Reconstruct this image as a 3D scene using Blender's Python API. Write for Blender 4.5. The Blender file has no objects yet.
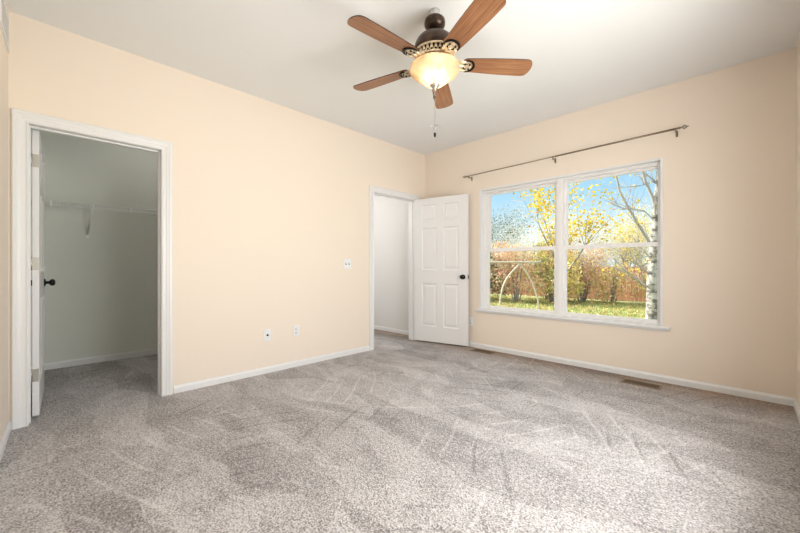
import bpy, bmesh, math, random
from mathutils import Vector, Matrix, Euler

C = bpy.context.scene.collection
PI = math.pi
R = math.radians

# ------------------------------------------------------------------ camera
cam_d = bpy.data.cameras.new('camera')
cam = bpy.data.objects.new('camera', cam_d)
C.objects.link(cam)
cam.location = (3.444, 0.14, 1.065)
cam.rotation_euler = (R(90), 0, R(44.5))
cam_d.sensor_width = 36.0
cam_d.lens = 353.0 / 800.0 * 36.0
cam_d.shift_y = 0.5 / 800.0
cam_d.clip_start = 0.02
cam_d.clip_end = 300
bpy.context.scene.camera = cam

# ------------------------------------------------------------------ view
vs = bpy.context.scene.view_settings
vs.view_transform = 'Standard'
vs.look = 'None'
vs.gamma = 1.0
vs.use_curve_mapping = False
vs.exposure = 0.08

# ------------------------------------------------------------------ sky
SKY_TOP = 3.0
world = bpy.data.worlds.new('sky')
bpy.context.scene.world = world
world.use_nodes = True
wn = world.node_tree.nodes
wl = world.node_tree.links
wn.clear()
tc = wn.new('ShaderNodeTexCoord')
sep = wn.new('ShaderNodeSeparateXYZ')
wl.new(tc.outputs['Generated'], sep.inputs[0])
ramp = wn.new('ShaderNodeValToRGB')
wl.new(sep.outputs['Z'], ramp.inputs[0])
el = ramp.color_ramp.elements
el[0].position = 0.0
el[0].color = (0.85, 0.95, 1.0, 1)
el[1].position = 0.10
el[1].color = (0.74, 0.90, 1.0, 1)
for p, c in ((0.18, (0.46, 0.76, 1.0, 1)), (0.30, (0.30, 0.64, 1.0, 1)), (0.42, (0.40, 0.68, 1.0, 1))):
    e = el.new(p)
    e.color = c
# the bright hazy part of the sky stands high above the tree line
mr = wn.new('ShaderNodeMapRange')
mr.interpolation_type = 'SMOOTHSTEP'
mr.inputs['From Min'].default_value = 0.40
mr.inputs['From Max'].default_value = 0.66
mr.inputs['To Min'].default_value = 0.0
mr.inputs['To Max'].default_value = 1.0
wl.new(sep.outputs['Z'], mr.inputs['Value'])
bg1 = wn.new('ShaderNodeBackground')
bg1.inputs['Strength'].default_value = 1.0
wl.new(ramp.outputs[0], bg1.inputs['Color'])
bg2 = wn.new('ShaderNodeBackground')
bg2.inputs['Color'].default_value = (0.93, 0.97, 1.0, 1)
bg2.inputs['Strength'].default_value = SKY_TOP
mx = wn.new('ShaderNodeMixShader')
wl.new(mr.outputs[0], mx.inputs[0])
wl.new(bg1.outputs[0], mx.inputs[1])
wl.new(bg2.outputs[0], mx.inputs[2])
out = wn.new('ShaderNodeOutputWorld')
wl.new(mx.outputs[0], out.inputs['Surface'])

# ------------------------------------------------------------------ sun
sd = bpy.data.lights.new('sun', 'SUN')
sd.energy = 11.0
sd.angle = R(0.6)
sd.color = (1.0, 0.95, 0.86)
sun = bpy.data.objects.new('sun', sd)
C.objects.link(sun)
sun.rotation_euler = Vector((0.85, 0.16, -0.50)).to_track_quat('-Z', 'Y').to_euler()

# ------------------------------------------------------------------ added fill light at the right wall
# (area lamp and its window are both added, unseen, to brighten the room)
dl = bpy.data.lights.new('side_fill_light', 'AREA')
dl.shape = 'RECTANGLE'
dl.size = 1.90
dl.size_y = 1.56
dl.energy = 95.0
dl.color = (1.0, 0.98, 0.955)
dlo = bpy.data.objects.new('side_fill_light', dl)
C.objects.link(dlo)
dlo.location = (3.712 + 0.30, 1.80, 1.28)
dlo.rotation_euler = (R(102), 0, R(90))

FAN_BULB_W = 1.8
HALL_FILL_W = 27.0
CLOSET_FILL_W = 4.2

# ================================================================== materials
def new_mat(name):
    m = bpy.data.materials.new(name)
    m.use_nodes = True
    return m, m.node_tree.nodes, m.node_tree.links, m.node_tree.nodes['Principled BSDF']


def plain(name, col, rough=0.5, metal=0.0, bump=0.0, bscale=200.0, var=0.0, vscale=3.0, spec=0.5):
    m, n, l, p = new_mat(name)
    p.inputs['Base Color'].default_value = (*col, 1)
    p.inputs['Roughness'].default_value = rough
    p.inputs['Metallic'].default_value = metal
    p.inputs['Specular IOR Level'].default_value = spec
    t = n.new('ShaderNodeTexCoord')
    if var > 0:
        no = n.new('ShaderNodeTexNoise')
        no.inputs['Scale'].default_value = vscale
        no.inputs['Detail'].default_value = 3
        l.new(t.outputs['Object'], no.inputs['Vector'])
        r = n.new('ShaderNodeValToRGB')
        r.color_ramp.elements[0].position = 0.3
        r.color_ramp.elements[1].position = 0.7
        r.color_ramp.elements[0].color = (*[max(0, c * (1 - var)) for c in col], 1)
        r.color_ramp.elements[1].color = (*[min(1, c * (1 + var)) for c in col], 1)
        l.new(no.outputs[0], r.inputs[0])
        l.new(r.outputs[0], p.inputs['Base Color'])
    if bump > 0:
        no = n.new('ShaderNodeTexNoise')
        no.inputs['Scale'].default_value = bscale
        no.inputs['Detail'].default_value = 3
        l.new(t.outputs['Object'], no.inputs['Vector'])
        b = n.new('ShaderNodeBump')
        b.inputs['Strength'].default_value = bump
        b.inputs['Distance'].default_value = 0.003
        l.new(no.outputs[0], b.inputs['Height'])
        l.new(b.outputs[0], p.inputs['Normal'])
    return m


M = {}
M['peach'] = plain('peach_wall_paint', (0.88, 0.777, 0.662), 0.6, bump=0.25, bscale=70, spec=0.3)
M['hall'] = plain('hall_wall_paint', (0.80, 0.79, 0.775), 0.6, bump=0.25, bscale=70, spec=0.3)
M['closet'] = plain('closet_wall_paint', (0.77, 0.785, 0.72), 0.65, bump=0.3, bscale=70, spec=0.3)
M['ceiling'] = plain('ceiling_paint', (0.87, 0.875, 0.87), 0.8, bump=0.25, bscale=60, spec=0.2)
M['trim'] = plain('white_trim_paint', (0.82, 0.82, 0.815), 0.35)
M['door'] = plain('white_door_paint', (0.82, 0.815, 0.81), 0.4, bump=0.05, bscale=120)
M['vinyl'] = plain('white_vinyl', (0.88, 0.87, 0.86), 0.35)
M['plastic'] = plain('white_plastic', (0.86, 0.86, 0.85), 0.3)
M['dark'] = plain('dark_slot', (0.01, 0.01, 0.01), 0.6)
M['bronze'] = plain('oil_rubbed_bronze', (0.065, 0.040, 0.026), 0.30, 0.6, var=0.5, vscale=25)
M['blackmetal'] = plain('black_metal', (0.012, 0.011, 0.010), 0.35, 0.6)
M['brass'] = plain('antique_brass', (0.74, 0.61, 0.42), 0.38, 0.4, var=0.35, vscale=60)
M['nickel'] = plain('satin_nickel', (0.55, 0.54, 0.50), 0.32, 0.9)
M['rod'] = plain('brushed_bronze_rod', (0.30, 0.24, 0.17), 0.35, 0.7)
M['register'] = plain('brown_register_metal', (0.24, 0.16, 0.09), 0.45, 0.3)
M['wire'] = plain('white_coated_wire', (0.90, 0.90, 0.88), 0.35)
M['pole'] = plain('cream_painted_pole', (0.46, 0.42, 0.32), 0.5)
M['house'] = plain('outer_siding', (0.5, 0.48, 0.44), 0.8)


def carpet():
    m, n, l, p = new_mat('grey_beige_carpet')
    p.inputs['Roughness'].default_value = 0.95
    p.inputs['Specular IOR Level'].default_value = 0.05
    p.inputs['Sheen Weight'].default_value = 0.1
    p.inputs['Sheen Roughness'].default_value = 0.6
    t = n.new('ShaderNodeTexCoord')
    # warp for the vacuum strokes
    wn_ = n.new('ShaderNodeTexNoise')
    wn_.inputs['Scale'].default_value = 0.9
    wn_.inputs['Detail'].default_value = 3
    l.new(t.outputs['Object'], wn_.inputs['Vector'])
    sub = n.new('ShaderNodeVectorMath'); sub.operation = 'SUBTRACT'
    l.new(wn_.outputs['Color'], sub.inputs[0]); sub.inputs[1].default_value = (0.5, 0.5, 0.5)
    sc = n.new('ShaderNodeVectorMath'); sc.operation = 'SCALE'; sc.inputs['Scale'].default_value = 0.45
    l.new(sub.outputs[0], sc.inputs[0])
    ad = n.new('ShaderNodeVectorMath'); ad.operation = 'ADD'
    l.new(t.outputs['Object'], ad.inputs[0]); l.new(sc.outputs[0], ad.inputs[1])

    def mapping(rot, scale):
        mp = n.new('ShaderNodeMapping')
        mp.inputs['Rotation'].default_value = (0, 0, rot)
        mp.inputs['Scale'].default_value = scale
        l.new(ad.outputs[0], mp.inputs['Vector'])
        return mp

    def lin(sock, a, b=0.0):
        x = n.new('ShaderNodeMath'); x.operation = 'MULTIPLY_ADD'
        l.new(sock, x.inputs[0]); x.inputs[1].default_value = a; x.inputs[2].default_value = b
        return x.outputs[0]

    def add(a, b):
        x = n.new('ShaderNodeMath'); x.operation = 'ADD'
        l.new(a, x.inputs[0]); l.new(b, x.inputs[1]); return x.outputs[0]

    def mul(a, b):
        x = n.new('ShaderNodeMath'); x.operation = 'MULTIPLY'
        l.new(a, x.inputs[0]); l.new(b, x.inputs[1]); return x.outputs[0]

    def mask(seed, scale, lo_, hi_):
        k = n.new('ShaderNodeTexNoise'); k.inputs['Scale'].default_value = scale; k.inputs['Detail'].default_value = 2
        mm = n.new('ShaderNodeMapping'); mm.inputs['Location'].default_value = (seed * 3.7, seed * 1.3, seed)
        l.new(t.outputs['Object'], mm.inputs['Vector']); l.new(mm.outputs[0], k.inputs['Vector'])
        q = n.new('ShaderNodeMapRange'); q.inputs['From Min'].default_value = lo_; q.inputs['From Max'].default_value = hi_
        l.new(k.outputs[0], q.inputs['Value'])
        return q.outputs[0]

    # crisp-edged patches where the pile was pushed one way or the other
    def patches(rot, scale, chan):
        v = n.new('ShaderNodeTexVoronoi'); v.inputs['Scale'].default_value = 1.0
        l.new(mapping(rot, scale).outputs[0], v.inputs['Vector'])
        g = n.new('ShaderNodeSeparateColor'); l.new(v.outputs['Color'], g.inputs[0])
        return g.outputs[chan]

    # arcs left by the vacuum's wheels and head, round several turning points
    def arcs(cx, cy, scale, lo_, seed):
        mm = n.new('ShaderNodeMapping'); mm.inputs['Location'].default_value = (-cx, -cy, 0)
        l.new(t.outputs['Object'], mm.inputs['Vector'])
        wv = n.new('ShaderNodeTexWave'); wv.wave_type = 'RINGS'; wv.rings_direction = 'Z'
        wv.inputs['Scale'].default_value = scale
        wv.inputs['Distortion'].default_value = 1.2
        wv.inputs['Detail'].default_value = 1.5
        wv.inputs['Detail Scale'].default_value = 1.0
        l.new(mm.outputs[0], wv.inputs['Vector'])
        q = n.new('ShaderNodeMapRange'); q.inputs['From Min'].default_value = lo_; q.inputs['From Max'].default_value = 1.0
        l.new(wv.outputs['Fac'], q.inputs['Value'])
        return mul(q.outputs[0], mask(seed, 1.5, 0.56, 0.62))

    nb = n.new('ShaderNodeTexNoise'); nb.inputs['Scale'].default_value = 4.5; nb.inputs['Detail'].default_value = 6
    nb.inputs['Roughness'].default_value = 0.72
    l.new(ad.outputs[0], nb.inputs['Vector'])
    ns = n.new('ShaderNodeTexNoise'); ns.inputs['Scale'].default_value = 120.0; ns.inputs['Detail'].default_value = 1
    l.new(t.outputs['Object'], ns.inputs['Vector'])
    ns2 = n.new('ShaderNodeTexNoise'); ns2.inputs['Scale'].default_value = 48.0; ns2.inputs['Detail'].default_value = 2
    l.new(t.outputs['Object'], ns2.inputs['Vector'])
    f = add(lin(patches(R(25), (1.2, 3.8, 1), 0), 0.30, -0.15), lin(patches(R(-50), (1.7, 5.4, 1), 1), 0.22, -0.11))
    f = add(f, lin(patches(R(80), (0.8, 1.4, 1), 2), 0.16, -0.08))
    f = add(f, lin(arcs(3.4, 0.2, 2.2, 0.93, 1), -0.26))
    f = add(f, lin(arcs(0.2, 3.6, 1.9, 0.93, 2), 0.26))
    f = add(f, lin(arcs(-0.8, 0.6, 2.1, 0.93, 3), 0.24))
    f = add(f, lin(arcs(4.6, 3.2, 2.1, 0.93, 4), -0.28))
    f = add(f, lin(nb.outputs[0], 0.9, -0.45))
    f = add(f, lin(ns2.outputs[0], 1.3, -0.65))
    f = add(f, lin(ns.outputs[0], 2.3, -1.15 + 0.5))
    rp = n.new('ShaderNodeValToRGB')
    e = rp.color_ramp.elements
    e[0].position = 0.0; e[0].color = (0.235, 0.216, 0.212, 1)
    e[1].position = 1.0; e[1].color = (0.74, 0.72, 0.715, 1)
    mid = e.new(0.5); mid.color = (0.495, 0.468, 0.463, 1)
    l.new(f, rp.inputs[0])
    # brownish soiling along the window wall
    sx = n.new('ShaderNodeSeparateXYZ'); l.new(t.outputs['Object'], sx.inputs[0])
    so = n.new('ShaderNodeMapRange'); so.inputs['From Min'].default_value = 3.70; so.inputs['From Max'].default_value = 4.18
    l.new(sx.outputs['Y'], so.inputs['Value'])
    so2 = n.new('ShaderNodeMath'); so2.operation = 'MULTIPLY'; so2.use_clamp = True
    l.new(so.outputs[0], so2.inputs[0]); l.new(lin(nb.outputs[0], 2.2, -0.1), so2.inputs[1])
    mxs = n.new('ShaderNodeMix'); mxs.data_type = 'RGBA'; mxs.blend_type = 'MULTIPLY'
    mxs.inputs['B'].default_value = (0.62, 0.46, 0.33, 1)
    l.new(so2.outputs[0], mxs.inputs['Factor']); l.new(rp.outputs[0], mxs.inputs['A'])
    l.new(mxs.outputs['Result'], p.inputs['Base Color'])
    b = n.new('ShaderNodeBump'); b.inputs['Strength'].default_value = 0.75; b.inputs['Distance'].default_value = 0.006
    l.new(f, b.inputs['Height']); l.new(b.outputs[0], p.inputs['Normal'])
    return m


M['carpet'] = carpet()


def wood():
    m, n, l, p = new_mat('cherry_blade_wood')
    t = n.new('ShaderNodeTexCoord')
    mp = n.new('ShaderNodeMapping'); mp.inputs['Scale'].default_value = (2.0, 42.0, 8.0)
    l.new(t.outputs['Object'], mp.inputs['Vector'])
    no = n.new('ShaderNodeTexNoise'); no.inputs['Scale'].default_value = 1.6; no.inputs['Detail'].default_value = 6
    no.inputs['Roughness'].default_value = 0.65; no.inputs['Distortion'].default_value = 0.6
    l.new(mp.outputs[0], no.inputs['Vector'])
    r = n.new('ShaderNodeValToRGB'); e = r.color_ramp.elements
    e[0].position = 0.3; e[0].color = (0.17, 0.062, 0.024, 1)
    e[1].position = 0.72; e[1].color = (0.47, 0.225, 0.105, 1)
    l.new(no.outputs[0], r.inputs[0]); l.new(r.outputs[0], p.inputs['Base Color'])
    p.inputs['Roughness'].default_value = 0.42
    return m


M['wood'] = wood()


def glass():
    m, n, l, p = new_mat('window_glass')
    n.remove(p)
    tr = n.new('ShaderNodeBsdfTransparent'); tr.inputs[0].default_value = (0.985, 0.995, 0.99, 1)
    gl = n.new('ShaderNodeBsdfGlossy'); gl.inputs['Roughness'].default_value = 0.0
    lw = n.new('ShaderNodeFresnel'); lw.inputs['IOR'].default_value = 1.3
    mxx = n.new('ShaderNodeMixShader')
    l.new(lw.outputs[0], mxx.inputs[0]); l.new(tr.outputs[0], mxx.inputs[1]); l.new(gl.outputs[0], mxx.inputs[2])
    l.new(mxx.outputs[0], n['Material Output'].inputs['Surface'])
    return m


M['glass'] = glass()


def bowl_mat():
    m, n, l, p = new_mat('alabaster_glass')
    n.remove(p)
    t = n.new('ShaderNodeTexCoord')
    no = n.new('ShaderNodeTexNoise'); no.inputs['Scale'].default_value = 9; no.inputs['Detail'].default_value = 5
    no.inputs['Distortion'].default_value = 1.2
    l.new(t.outputs['Object'], no.inputs['Vector'])
    r = n.new('ShaderNodeValToRGB'); e = r.color_ramp.elements
    e[0].position = 0.35; e[0].color = (0.80, 0.66, 0.48, 1)
    e[1].position = 0.65; e[1].color = (0.95, 0.87, 0.75, 1)
    l.new(no.outputs[0], r.inputs[0])
    tr = n.new('ShaderNodeBsdfTransparent'); l.new(r.outputs[0], tr.inputs[0])
    tl = n.new('ShaderNodeBsdfTranslucent'); l.new(r.outputs[0], tl.inputs[0])
    gl = n.new('ShaderNodeBsdfPrincipled'); gl.inputs['Roughness'].default_value = 0.25
    l.new(r.outputs[0], gl.inputs['Base Color'])
    a = n.new('ShaderNodeMixShader'); a.inputs[0].default_value = 0.35
    l.new(tl.outputs[0], a.inputs[1]); l.new(gl.outputs[0], a.inputs[2])
    b = n.new('ShaderNodeMixShader'); b.inputs[0].default_value = 0.22
    l.new(a.outputs[0], b.inputs[1]); l.new(tr.outputs[0], b.inputs[2])
    l.new(b.outputs[0], n['Material Output'].inputs['Surface'])
    return m


M['bowl'] = bowl_mat()


def leafmat(name, cols, rough=0.6, scale=6.0, transl=0.35):
    """leaf colours scattered leaf by leaf from a palette"""
    m, n, l, p = new_mat(name)
    t = n.new('ShaderNodeTexCoord')
    v = n.new('ShaderNodeTexVoronoi'); v.inputs['Scale'].default_value = scale
    l.new(t.outputs['Object'], v.inputs['Vector'])
    g = n.new('ShaderNodeSeparateColor'); l.new(v.outputs['Color'], g.inputs[0])
    r = n.new('ShaderNodeValToRGB'); r.color_ramp.interpolation = 'CONSTANT'
    e = r.color_ramp.elements
    e[0].position = 0; e[0].color = (*cols[0], 1)
    e[1].position = 1.0 / len(cols); e[1].color = (*cols[1], 1)
    for i in range(2, len(cols)):
        x = e.new(i / len(cols)); x.color = (*cols[i], 1)
    l.new(g.outputs[0], r.inputs[0]); l.new(r.outputs[0], p.inputs['Base Color'])
    p.inputs['Roughness'].default_value = rough
    p.inputs['Specular IOR Level'].default_value = 0.2
    tl = n.new('ShaderNodeBsdfTranslucent'); l.new(r.outputs[0], tl.inputs[0])
    mxx = n.new('ShaderNodeMixShader'); mxx.inputs[0].default_value = transl
    l.new(p.outputs[0], mxx.inputs[1]); l.new(tl.outputs[0], mxx.inputs[2])
    l.new(mxx.outputs[0], n['Material Output'].inputs['Surface'])
    return m


M['leaf_yellow'] = leafmat('yellow_leaves', [(0.72, 0.52, 0.01), (0.62, 0.42, 0.01), (0.78, 0.60, 0.02), (0.36, 0.32, 0.04), (0.74, 0.55, 0.02), (0.66, 0.46, 0.01), (0.55, 0.30, 0.03)])
M['leaf_pink'] = leafmat('pinkish_orange_leaves', [(0.74, 0.46, 0.34), (0.78, 0.54, 0.38), (0.58, 0.42, 0.20), (0.66, 0.56, 0.22), (0.58, 0.30, 0.20), (0.72, 0.60, 0.42)])
M['leaf_olive'] = leafmat('olive_leaves', [(0.36, 0.36, 0.10), (0.50, 0.45, 0.12), (0.22, 0.24, 0.07), (0.55, 0.38, 0.18)])
M['leaf_green'] = leafmat('dark_green_leaves', [(0.08, 0.12, 0.05), (0.14, 0.19, 0.06), (0.24, 0.26, 0.09), (0.06, 0.08, 0.05)])
M['leaf_tan'] = leafmat('tan_leaves', [(0.74, 0.73, 0.71), (0.62, 0.62, 0.62), (0.76, 0.74, 0.68), (0.50, 0.47, 0.32)])
M['twig_white'] = plain('pale_grey_twigs', (0.60, 0.57, 0.53), 0.9)  # pale twig colour for trees beyond the fence
M['leaf_gold'] = leafmat('golden_leaves', [(0.76, 0.60, 0.18), (0.70, 0.46, 0.20), (0.58, 0.56, 0.18), (0.78, 0.66, 0.36), (0.40, 0.42, 0.12)])
M['leaf_fallen'] = leafmat('fallen_leaves', [(0.55, 0.36, 0.10), (0.48, 0.24, 0.10), (0.6, 0.5, 0.2)])
M['grass_blade'] = leafmat('grass_blades', [(0.26, 0.30, 0.08), (0.34, 0.36, 0.12), (0.42, 0.40, 0.18), (0.20, 0.24, 0.07)])
M['bark'] = plain('grey_bark', (0.28, 0.24, 0.20), 0.9, bump=0.6, bscale=30, var=0.35, vscale=8)
M['twig'] = plain('pale_twig_bark', (0.34, 0.31, 0.28), 0.9)
M['lawn'] = plain('lawn_soil', (0.26, 0.27, 0.10), 0.95, bump=0.6, bscale=20, var=0.4, vscale=2.5)


def birch_mat():
    m, n, l, p = new_mat('pale_birch_bark')
    t = n.new('ShaderNodeTexCoord')
    mp = n.new('ShaderNodeMapping'); mp.inputs['Scale'].default_value = (7, 7, 10)
    l.new(t.outputs['Object'], mp.inputs['Vector'])
    no = n.new('ShaderNodeTexNoise'); no.inputs['Scale'].default_value = 1.2; no.inputs['Detail'].default_value = 5
    no.inputs['Roughness'].default_value = 0.7
    l.new(mp.outputs[0], no.inputs['Vector'])
    r = n.new('ShaderNodeValToRGB'); e = r.color_ramp.elements
    e[0].position = 0.42; e[0].color = (0.09, 0.08, 0.07, 1)
    e[1].position = 0.56; e[1].color = (0.40, 0.38, 0.34, 1)
    l.new(no.outputs[0], r.inputs[0]); l.new(r.outputs[0], p.inputs['Base Color'])
    p.inputs['Roughness'].default_value = 0.85
    return m


M['birch'] = birch_mat()


def fence_mat():
    m, n, l, p = new_mat('reddish_cedar_boards')
    t = n.new('ShaderNodeTexCoord')
    mp = n.new('ShaderNodeMapping'); mp.inputs['Scale'].default_value = (7, 7, 0.6)
    l.new(t.outputs['Object'], mp.inputs['Vector'])
    no = n.new('ShaderNodeTexNoise'); no.inputs['Scale'].default_value = 1.0; no.inputs['Detail'].default_value = 4
    l.new(mp.outputs[0], no.inputs['Vector'])
    r = n.new('ShaderNodeValToRGB'); e = r.color_ramp.elements
    e[0].position = 0.3; e[0].color = (0.26, 0.09, 0.05, 1)
    e[1].position = 0.7; e[1].color = (0.50, 0.23, 0.13, 1)
    l.new(no.outputs[0], r.inputs[0]); l.new(r.outputs[0], p.inputs['Base Color'])
    p.inputs['Roughness'].default_value = 0.85
    return m


M['fence'] = fence_mat()

# ================================================================== helpers
def box(bm, x0, x1, y0, y1, z0, z1, mi=0):
    v = [bm.verts.new(c) for c in ((x0, y0, z0), (x1, y0, z0), (x1, y1, z0), (x0, y1, z0),
                                   (x0, y0, z1), (x1, y0, z1), (x1, y1, z1), (x0, y1, z1))]
    fs = []
    for q in ((0, 3, 2, 1), (4, 5, 6, 7), (0, 1, 5, 4), (1, 2, 6, 5), (2, 3, 7, 6), (3, 0, 4, 7)):
        f = bm.faces.new([v[i] for i in q])
        f.material_index = mi
        fs.append(f)
    return fs


def bevel(bm, w, seg=2):
    bmesh.ops.bevel(bm, geom=list(bm.edges), offset=w, segments=seg, affect='EDGES', profile=0.6, clamp_overlap=True)


def bbox_bm(x0, x1, y0, y1, z0, z1, w=0.003, seg=2):
    bm = bmesh.new()
    box(bm, x0, x1, y0, y1, z0, z1)
    bevel(bm, w, seg)
    return bm


def tube(bm, pts, rad, n=8, caps=True, mi=0):
    """tube through pts; rad a number or a list"""
    pts = [Vector(p) for p in pts]
    if not isinstance(rad, (list, tuple)):
        rad = [rad] * len(pts)
    prev = None
    rings = []
    up = Vector((0, 0, 1))
    for i, p in enumerate(pts):
        a = pts[max(i - 1, 0)]
        b = pts[min(i + 1, len(pts) - 1)]
        d = (b - a).normalized()
        if prev is None:
            s = d.cross(up)
            if s.length < 0.05:
                s = d.cross(Vector((1, 0, 0)))
            s.normalize()
        else:
            s = (prev - d * prev.dot(d))
            if s.length < 1e-4:
                s = d.cross(Vector((1, 0, 0)))
            s.normalize()
        prev = s
        t = d.cross(s)
        rings.append([bm.verts.new(p + (s * math.cos(2 * PI * k / n) + t * math.sin(2 * PI * k / n)) * rad[i]) for k in range(n)])
    for i in range(len(rings) - 1):
        for k in range(n):
            f = bm.faces.new((rings[i][k], rings[i][(k + 1) % n], rings[i + 1][(k + 1) % n], rings[i + 1][k]))
            f.smooth = n > 4
            f.material_index = mi
    if caps:
        bm.faces.new(rings[0][::-1]).material_index = mi
        bm.faces.new(rings[-1]).material_index = mi


def lathe(bm, prof, n=40, c=(0, 0, 0), axis='Z', smooth=True):
    """profile of (radius, height) turned round an axis through c"""
    rings = []
    for r, h in prof:
        ring = []
        for k in range(n):
            a = 2 * PI * k / n
            x, y = r * math.cos(a), r * math.sin(a)
            if axis == 'Z':
                q = (c[0] + x, c[1] + y, c[2] + h)
            elif axis == 'Y':
                q = (c[0] + x, c[1] + h, c[2] - y)
            else:
                q = (c[0] + h, c[1] + x, c[2] + y)
            ring.append(bm.verts.new(q))
        rings.append(ring)
    for i in range(len(rings) - 1):
        for k in range(n):
            f = bm.faces.new((rings[i][k], rings[i][(k + 1) % n], rings[i + 1][(k + 1) % n], rings[i + 1][k]))
            f.smooth = smooth
    if prof[0][0] > 1e-4:
        bm.faces.new(rings[0][::-1])
    if prof[-1][0] > 1e-4:
        bm.faces.new(rings[-1])
    bmesh.ops.remove_doubles(bm, verts=[v for rg in (rings[0], rings[-1]) for v in rg], dist=1e-5)


def obj(name, bm, mats, parent=None, loc=(0, 0, 0), rot=(0, 0, 0), fix=True):
    if fix:
        bmesh.ops.recalc_face_normals(bm, faces=list(bm.faces))
    me = bpy.data.meshes.new(name)
    bm.to_mesh(me)
    bm.free()
    for m in (mats if isinstance(mats, (list, tuple)) else [mats]):
        me.materials.append(m)
    o = bpy.data.objects.new(name, me)
    C.objects.link(o)
    o.location = loc
    o.rotation_euler = rot
    if parent:
        o.parent = parent
    return o


def tag(o, label, cat=None, group=None, kind=None):
    o['label'] = label
    if cat:
        o['category'] = cat
    if group:
        o['group'] = group
    if kind:
        o['kind'] = kind
    return o


def empty(name, loc=(0, 0, 0), rotz=0.0):
    o = bpy.data.objects.new(name, None)
    o.empty_display_size = 0.1
    C.objects.link(o)
    o.location = loc
    o.rotation_euler = (0, 0, rotz)
    return o


def struct(name, bm, m, label, cat, parent=None, **k):
    o = obj(name, bm, m, parent, **k)
    return tag(o, label, cat, kind='structure')


def copy_tree(o, parent=None):
    c = o.copy()
    C.objects.link(c)
    c.parent = parent
    for ch in list(o.children):
        copy_tree(ch, c)
    return c


def wall_bm(axis, a0, a1, t0, t1, z0, z1, holes, side_mats):
    """slab along 'X' or 'Y' with rectangular holes (lo, hi, zlo, zhi); side_mats maps faces by normal"""
    aa = sorted({a0, a1} | {h[0] for h in holes} | {h[1] for h in holes})
    zz = sorted({z0, z1} | {h[2] for h in holes} | {h[3] for h in holes})
    bm = bmesh.new()

    def solid(i, j):
        if i < 0 or j < 0 or i >= len(aa) - 1 or j >= len(zz) - 1:
            return False
        ca, cz = (aa[i] + aa[i + 1]) / 2, (zz[j] + zz[j + 1]) / 2
        return not any(h[0] < ca < h[1] and h[2] < cz < h[3] for h in holes)

    def P(a, t, z):
        return (a, t, z) if axis == 'X' else (t, a, z)

    def quad(pts, mi):
        f = bm.faces.new([bm.verts.new(p) for p in pts])
        f.material_index = mi
    for i in range(len(aa) - 1):
        for j in range(len(zz) - 1):
            if not solid(i, j):
                continue
            A0, A1, Z0, Z1 = aa[i], aa[i + 1], zz[j], zz[j + 1]
            quad([P(A0, t0, Z0), P(A1, t0, Z0), P(A1, t0, Z1), P(A0, t0, Z1)], side_mats[0])
            quad([P(A0, t1, Z0), P(A1, t1, Z0), P(A1, t1, Z1), P(A0, t1, Z1)], side_mats[1])
            if not solid(i - 1, j):
                quad([P(A0, t0, Z0), P(A0, t1, Z0), P(A0, t1, Z1), P(A0, t0, Z1)], 0)
            if not solid(i + 1, j):
                quad([P(A1, t0, Z0), P(A1, t1, Z0), P(A1, t1, Z1), P(A1, t0, Z1)], 0)
            if not solid(i, j - 1):
                quad([P(A0, t0, Z0), P(A1, t0, Z0), P(A1, t1, Z0), P(A0, t1, Z0)], 0)
            if not solid(i, j + 1):
                quad([P(A0, t0, Z1), P(A1, t0, Z1), P(A1, t1, Z1), P(A0, t1, Z1)], 0)
    bmesh.ops.remove_doubles(bm, verts=list(bm.verts), dist=1e-5)
    return bm


# ================================================================== structure
H = 2.74          # ceiling height
D = 4.18          # window wall
RX = 3.712        # right wall
CL = (0.082, 0.836, 2.03)     # closet opening y0, y1, top
EN = (3.157, 3.948, 2.03)     # entry opening
WIN = (0.945, 2.885, 0.515, 2.073)

bm = bmesh.new()
box(bm, -2.9, RX + 0.12, -0.9, D + 0.14, -0.12, 0.0)
struct('floor', bm, M['carpet'], 'grey beige carpet with vacuum marks', 'carpet')
bm = bmesh.new()
box(bm, -2.9, RX + 0.12, -0.9, D + 0.14, H, H + 0.15)
struct('ceiling', bm, M['ceiling'], 'smooth off white painted ceiling', 'ceiling')

struct('wall_left', wall_bm('Y', -0.02, D, 0.0, -0.115, 0, H,
       [(CL[0], CL[1], 0, CL[2]), (EN[0], EN[1], 0, EN[2])], (0, 1)), [M['peach'], M['closet']],
       'peach wall with the closet opening and the entry opening', 'wall')
struct('wall_front', wall_bm('X', 0.0, RX + 0.12, D, D + 0.14, 0, H, [WIN], (0, 1)), [M['peach'], M['house']],
       'peach wall around the double window', 'wall')
FILL_WIN = (0.85, 2.75, 0.515, 2.073)  # opening added in the unseen stretch of wall for the fill light
struct('wall_right', wall_bm('Y', -0.5, D, RX, RX + 0.12, 0, H, [FILL_WIN], (0, 1)), [M['peach'], M['house']], 'peach wall at the right edge of the photo', 'wall')
# the near wall stands two degrees out of square
bm = bmesh.new()
box(bm, 0.0, 3.80, -0.12, 0.0, 0, H)
struct('wall_back', bm, M['peach'], 'peach wall at the left edge of the photo', 'wall', loc=(0, -0.008, 0), rot=(0, 0, -0.0366))

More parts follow.
